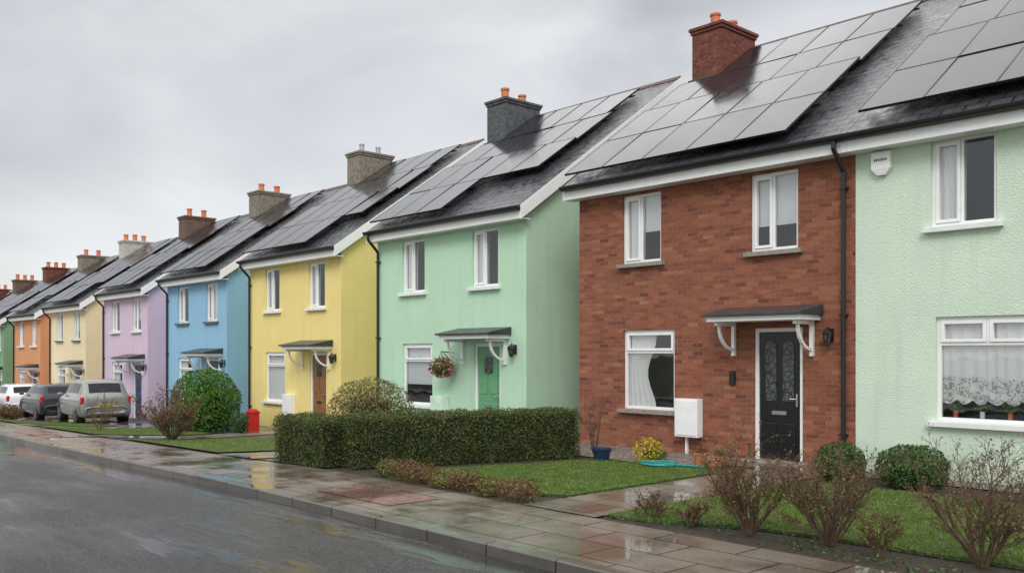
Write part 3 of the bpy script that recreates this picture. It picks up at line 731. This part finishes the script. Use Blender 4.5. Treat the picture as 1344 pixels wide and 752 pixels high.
bush('low_shrub','low brown shrub in front of the parked cars','shrub',-36.0,8.4,.65,.55,'bushr',3000,.035,30)
bush('yellow_flower_plant','yellow flowering plant in the gravel bed','plant',-9.25,11.45,.24,.38,'yflow',700,.022,10,core=False)
bush('low_shrub','green foliage below the yellow flowers','shrub',-9.2,11.55,.2,.2,'bushd',600,.02,6,core=False)
n=3200; Px=rng.uniform(-11.3,1.5,n); Py=7.2+rng.beta(1.2,2.,n)*.7
ok=~((Px>-7.62)&(Px<-6.45)); Px,Py=Px[ok],Py[ok]
cl=np.array([noise.noise((a*2,b_*2,3)) for a,b_ in zip(Px,Py)])>-.02; Px,Py=Px[cl],Py[cl]
P=np.stack([Px,Py,rng.uniform(0,.04,len(Px))],1)
o=link('ground_cover',npmesh('ground_cover',leafverts(P,np.tile((0,0,1.),(len(P),1)),.018,.8),4,[M['bushd']])); o['kind']='stuff'; o['label']='low leafy weeds on the soil bed'
n=300; P=np.stack([rng.uniform(-16,-1,n),rng.uniform(5.5,7.1,n),np.full(n,.012)],1)
P[:,2]=[g(a,b_)+.012 for a,b_ in P[:,:2]]
o=link('fallen_leaves',npmesh('fallen_leaves',leafverts(P,np.tile((0,0,1.),(n,1)),.014,.15),4,[M['bushr']])); o['kind']='stuff'; o['label']='scattered fallen leaves on the wet pavement'

def pot(x,y,r,h,mat,label,plant=None):
    root=empty('plant_pot',(x,y,g(x,y)),label,'plant pot'); b=MB()
    b.lathe((0,0,.01),[(0,0),(r*.7,0),(r,h*.85),(r*1.08,h*.86),(r*1.08,h),(r*.92,h),(r*.9,h*.85),(0,h*.82)],20); b.build('pot',[M[mat]],root,smooth=False)
    if plant:
        n=260; D=rng.normal(0,1,(n,3)); D/=np.linalg.norm(D,axis=1)[:,None]; D[:,2]=abs(D[:,2]); P=D*r*1.2*rng.uniform(.4,1.,n)[:,None]+np.array([0,0,h])
        link('foliage',npmesh('foliage',leafverts(P,D,.016),4,[M[plant]]),root)
pot(-9.85,11.0,.16,.2,'potblue','dark blue glazed plant pot on the gravel')
pot(-8.35,11.6,.11,.2,'terracotta','terracotta pot with small plant beside the path','bushr')
pot(-8.1,11.75,.09,.16,'terracotta','small terracotta pot beside the front door path','bushd')
pot(-8.0,11.45,.08,.14,'terracotta','small terracotta pot beside the front door path')
b=MB(); 
for i in range(3):
    R1=.27-.045*i; N=28
    for k in range(N):
        t0,t1=6.283*k/N,6.283*(k+1)/N; b.cyl((R1*math.cos(t0)*1.2,R1*math.sin(t0),.02),(R1*math.cos(t1)*1.2,R1*math.sin(t1),.02),.018,.018,5,0,False)
b.cyl((.3,0,.02),(.75,.15,.02),.018,.018,6); b.cyl((-.3,0,.02),(.3,0,.025),.018,.018,6)
o=b.build('garden_hose',[M['teal']],None,(-8.75,11.1,.03)); tag(o,'flat coiled teal garden hose on the lawn edge','garden hose')

hb=empty('hanging_basket',(-16.05,12.9,-.2),'hanging flower basket on the mint house wall','flower basket')
b=MB(); b.cyl((0,0,1.95),(0,-.36,1.98),.012,.012,6); b.cyl((0,-.0,1.7),(0,-.28,1.95),.01,.01,6); b.build('bracket',[M['black']],hb)
b=MB(); b.lathe((0,-.34,1.45),[(0,0),(.1,.02),(.17,.1),(.19,.18)],14)
for a in range(3):
    t=2.1*a; b.cyl((.18*math.cos(t),-.34+.18*math.sin(t),1.62),(0,-.34,1.97),.005,.005,4)
b.build('basket',[M['twig']],hb)
n=900; D=rng.normal(0,1,(n,3)); D/=np.linalg.norm(D,axis=1)[:,None]; P=D*np.array([.27,.27,.22])*rng.uniform(.6,1.,n)[:,None]+np.array([0,-.34,1.62])
link('foliage',npmesh('foliage',leafverts(P,D,.03),4,[M['bushg']]),hb)
n=220; D=rng.normal(0,1,(n,3)); D/=np.linalg.norm(D,axis=1)[:,None]; P=D*np.array([.28,.28,.23])+np.array([0,-.34,1.62])
link('flowers',npmesh('flowers',leafverts(P,D,.04),4,[M['pflow']]),hb)
for i,(x,hh) in enumerate(((-5.1,.16),(-4.75,.12),(-4.4,.17),(-4.05,.12))):
    root=empty('window_plant',(x,13.02+.02,.86),'small potted plant on the window ledge','plant pot','potted plants on the window ledge'); b=MB()
    b.lathe((0,0,0),[(0,0),(.03,0),(.035,.09),(.03,.09),(0,.08)],12); b.build('pot',[M['white' if i%2 else 'terracotta']],root)
    n=240; D=rng.normal(0,1,(n,3)); D/=np.linalg.norm(D,axis=1)[:,None]; D[:,2]=abs(D[:,2]); P=D*np.array([.12,.03,hh])*rng.uniform(.4,1,n)[:,None]+np.array([0,0,.09])
    link('foliage',npmesh('foliage',leafverts(P,D,.018),4,[M['bushg']]),root)

b=MB(); w_=.13; b.box(-w_,w_,-w_,w_,0,.48,0); b.box(-w_-.02,w_+.02,-w_-.02,w_+.02,.481,.52,0); b.box(-.08,.08,-w_-.006,-w_-.0005,.36,.39,1)
i=len(b.v); b.v+=[(-w_,-w_,.521),(w_,-w_,.521),(w_,w_,.521),(-w_,w_,.521),(-.07,-.07,.59),(.07,-.07,.59),(.07,.07,.59),(-.07,.07,.59)]
for f_ in ((4,5,6,7),(0,1,5,4),(1,2,6,5),(2,3,7,6),(3,0,4,7)): b.f.append(tuple(i+q for q in f_)); b.m.append(0)
o=b.build('red_bin',[M['red'],M['black']],None,(-23.45,11.7,g(-23.45,11.7)),bevel=.02); tag(o,'small red lidded bin beside the yellow house','bin')

# ---------------------------------------------------------------- cars (rear at +X)
def car(x,y,z,paint,label,rot=0,sc=1.,tall=1.5):
    root=empty('parked_car',(x,y,z),label,'car','cars parked beside the houses'); root.rotation_euler=(0,0,rot); root.scale=(sc,)*3
    L=4.1; k=tall/1.5; b=MB()
    S=[(0.0,.40,.58,.68,.61,.50),(.02,.30,.80,.80,.86,.62),(.07,.25,.96,.84,1.0,.68),(.12,.24,1.0,.86,1.04,.70),(.40,.23,1.0,.87,1.42*k,.68),(.52,.22,1.0,.875,1.465*k,.685),(.62,.22,1.0,.88,1.48*k,.69),
       (1.40,.22,.98,.885,1.5*k,.70),(1.48,.22,.98,.885,1.5*k,.70),(2.22,.22,.96,.885,1.46*k,.68),(2.36,.22,.95,.885,1.42*k,.67),(3.0,.22,.93,.875,1.02,.70),(3.1,.22,.92,.87,.98,.70),(3.6,.24,.84,.85,.88,.66),(3.9,.28,.72,.79,.75,.6),(4.06,.34,.58,.66,.6,.5),(4.1,.4,.52,.58,.54,.45)]
    R=[]; 
    for (sx,zb,zt,hw,zr,hr) in S:
        X=L/2-sx; hi=.02 if zr-zt>.1 else 0
        half=[(0,zb),(hw*.85,zb),(hw*.99,zb+.05),(hw,zb+(zt-zb)*.45),(hw*.99,zb+(zt-zb)*.85),(hw*.955,zt),(hw*.94,zt+hi+.005),(hr+.01,zr-.06*(hi>0)-.005),(hr*.9,zr),(0,zr+.025)]
        ring=[(X,yy,zz) for yy,zz in half]+[(X,-yy,zz) for yy,zz in reversed(half[1:-1])]
        R.append(len(b.v)); b.v+=ring; n=len(ring)
    for i in range(len(S)-1):
        for q in range(n):
            m=0
            if q==6 and 5<=i<=10: m=1
            if q==n-7 and 5<=i<=10: m=2
            if q in (8,9) and i==3: m=3
            if q in (8,9) and i==10: m=4
            b.f.append((R[i]+q,R[i]+(q+1)%n,R[i+1]+(q+1)%n,R[i+1]+q)); b.m.append(m)
    b.f.append(tuple(R[0]+q for q in range(n))); b.m.append(0); b.f.append(tuple(R[-1]+q for q in reversed(range(n)))); b.m.append(0)
    tmp=b.build('tmp',[M[paint],M['carglass'],M['carglass'],M['carglass'],M['carglass']],None,smooth=True); ss=tmp.modifiers.new('s','SUBSURF'); ss.levels=2
    dg=bpy.context.evaluated_depsgraph_get(); me=bpy.data.meshes.new_from_object(tmp.evaluated_get(dg)); bpy.data.objects.remove(tmp)
    for nm,mi,mat in (('body',0,paint),('side_window',1,'carglass'),('side_window',2,'carglass'),('rear_window',3,'carglass'),('windscreen',4,'carglass')):
        c=MB(); used={}
        for p in me.polygons:
            if p.material_index!=mi: continue
            f=[]
            for v in p.vertices:
                if v not in used: used[v]=len(c.v); c.v.append(tuple(me.vertices[v].co))
                f.append(used[v])
            c.f.append(tuple(f)); c.m.append(0)
        c.build(nm,[M[mat]],root,smooth=True)
    for wx in (L/2-.75,L/2-3.3):
        for s in (-1,1):
            ow=.868 if wx>0 else .862
            b=MB(); b.cyl((wx,s*.60,.36),(wx,s*ow,.36),.36,.36,24,0); b.build('wheel_arch',[M['tyre']],root)
            b=MB(); b.cyl((wx,s*.68,.31),(wx,s*(ow+.008),.31),.305,.305,24,0); w=b.build('wheel',[M['tyre']],root,bevel=.01)
            b=MB(); b.cyl((wx,s*(ow+.009),.31),(wx,s*(ow+.012),.31),.21,.205,20,0)
            for q in range(5):
                t=q*1.2566+.3
                yy=s*(ow+.0135)
                b.poly([(wx+.195*math.cos(t+.16),yy,.31+.195*math.sin(t+.16)),(wx+.195*math.cos(t-.16),yy,.31+.195*math.sin(t-.16)),(wx+.04*math.cos(t-.6),yy,.31+.04*math.sin(t-.6)),(wx+.04*math.cos(t+.6),yy,.31+.04*math.sin(t+.6))],1)
            b.build('rim',[M['black'],M['alloy']],w)
    for s in (-1,1):
        b=MB(); b.box(L/2-.20,L/2-.02,s*.775-.07,s*.775+.06,.72,1.0); b.build('tail_light',[M['lampred']],root,bevel=.045)
        b=MB(); b.box(-L/2+.14,-L/2+.44,s*.62-.12,s*.62+.12,.56,.68); b.build('headlight',[M['lampw']],root,bevel=.03)
        b=MB(); b.box(-L/2+1.35,-L/2+1.45,s*.96-.08,s*.96+.08,.97,1.07); b.build('wing_mirror',[M[paint]],root,bevel=.03)
        b=MB(); b.box(L/2-2.9,L/2-2.8,s*.885-.01,s*.885+.01,.8,.83); b.build('door_handle',[M['black']],root)
    b=MB(); b.box(L/2-.05,L/2+.005,-.26,.26,.62,.73,0)
    for j in range(7): b.box(L/2+.006,L/2+.008,-.21+j*.062,-.178+j*.062,.645,.705,1)
    b.build('number_plate',[M['plate'],M['black']],root)
    b=MB(); b.box(L/2-.14,L/2+.006,-.66,.66,.27,.38,0); b.build('bumper',[M['tyre']],root,bevel=.05)
    return root
car(-34.2,10.85,g(-34,10.8)+.01,'carsilver','silver hatchback car with yellow plate parked facing away',rot=-.08,sc=.97,tall=1.6)
car(-39.6,11.0,g(-39.6,11)+.01,'cardark','dark charcoal car parked beside the cream house',rot=-.05,tall=1.45)
car(-46.6,11.5,g(-46.6,11)+.01,'carwhite','white car with red tail lights parked on the drive',rot=-.05,tall=1.5)

# ---------------------------------------------------------------- light, sky
w=bpy.data.worlds.new('World'); scene.world=w; w.use_nodes=True; nt=w.node_tree; N=nt.nodes; Lk=nt.links
bg=N['Background']; out=N['World Output']
sky=N.new('ShaderNodeTexSky'); sky.sky_type='NISHITA'; sky.sun_disc=False; sky.sun_elevation=math.radians(45); sky.sun_rotation=math.radians(140)
bg.inputs['Strength'].default_value=.025; Lk.new(sky.outputs[0],bg.inputs['Color'])
tc=N.new('ShaderNodeTexCoord'); mp=N.new('ShaderNodeMapping'); mp.inputs['Scale'].default_value=(1,1,2.4); mp.inputs['Location'].default_value=(.3,.1,.2); Lk.new(tc.outputs['Generated'],mp.inputs[0])
nz=N.new('ShaderNodeTexNoise'); nz.inputs['Scale'].default_value=1.9; nz.inputs['Detail'].default_value=5; nz.inputs['Roughness'].default_value=.48; nz.inputs['Distortion'].default_value=.5; Lk.new(mp.outputs[0],nz.inputs['Vector'])
cr=N.new('ShaderNodeValToRGB'); e=cr.color_ramp.elements; e[0].position=.34; e[0].color=(.38,.378,.38,1); e[1].position=.66; e[1].color=(.66,.655,.65,1); Lk.new(nz.outputs['Fac'],cr.inputs['Fac'])
sp=N.new('ShaderNodeSeparateXYZ'); Lk.new(tc.outputs['Generated'],sp.inputs[0])
er=N.new('ShaderNodeValToRGB'); e=er.color_ramp.elements; e[1].position=1; e[1].color=(1,1,1,1)
e[0].position=0; e[0].color=(.57,.57,.57,1)
for p,c in ((.06,.51),(.18,.43),(.36,.41),(.6,1.)):
    q=e.new(p); q.color=(c,c,c,1)
Lk.new(sp.outputs[2],er.inputs['Fac'])
mx=N.new('ShaderNodeMix'); mx.data_type='RGBA'; mx.blend_type='MULTIPLY'; mx.inputs['Factor'].default_value=1
Lk.new(cr.outputs[0],mx.inputs['A']); Lk.new(er.outputs[0],mx.inputs['B'])
bg2=N.new('ShaderNodeBackground'); bg2.inputs['Strength'].default_value=2.85; Lk.new(mx.outputs['Result'],bg2.inputs['Color'])
ad=N.new('ShaderNodeAddShader'); Lk.new(bg.outputs[0],ad.inputs[0]); Lk.new(bg2.outputs[0],ad.inputs[1]); Lk.new(ad.outputs[0],out.inputs[0])
sl=bpy.data.lights.new('sun','SUN'); sl.energy=1.5; sl.angle=math.radians(25); sl.color=(1,.98,.95); so=bpy.data.objects.new('sun',sl); COL.objects.link(so)
dirv=Vector((-.62,.68,-.8)); so.rotation_euler=dirv.to_track_quat('-Z','Y').to_euler()

cam=bpy.data.cameras.new('camera'); co=bpy.data.objects.new('camera',cam); COL.objects.link(co)
co.location=(0,0,1.75); co.rotation_euler=(math.radians(90),0,math.radians(47.5))
cam.sensor_width=36; cam.lens=31.8; cam.shift_y=.0647; cam.clip_end=3000; scene.camera=co
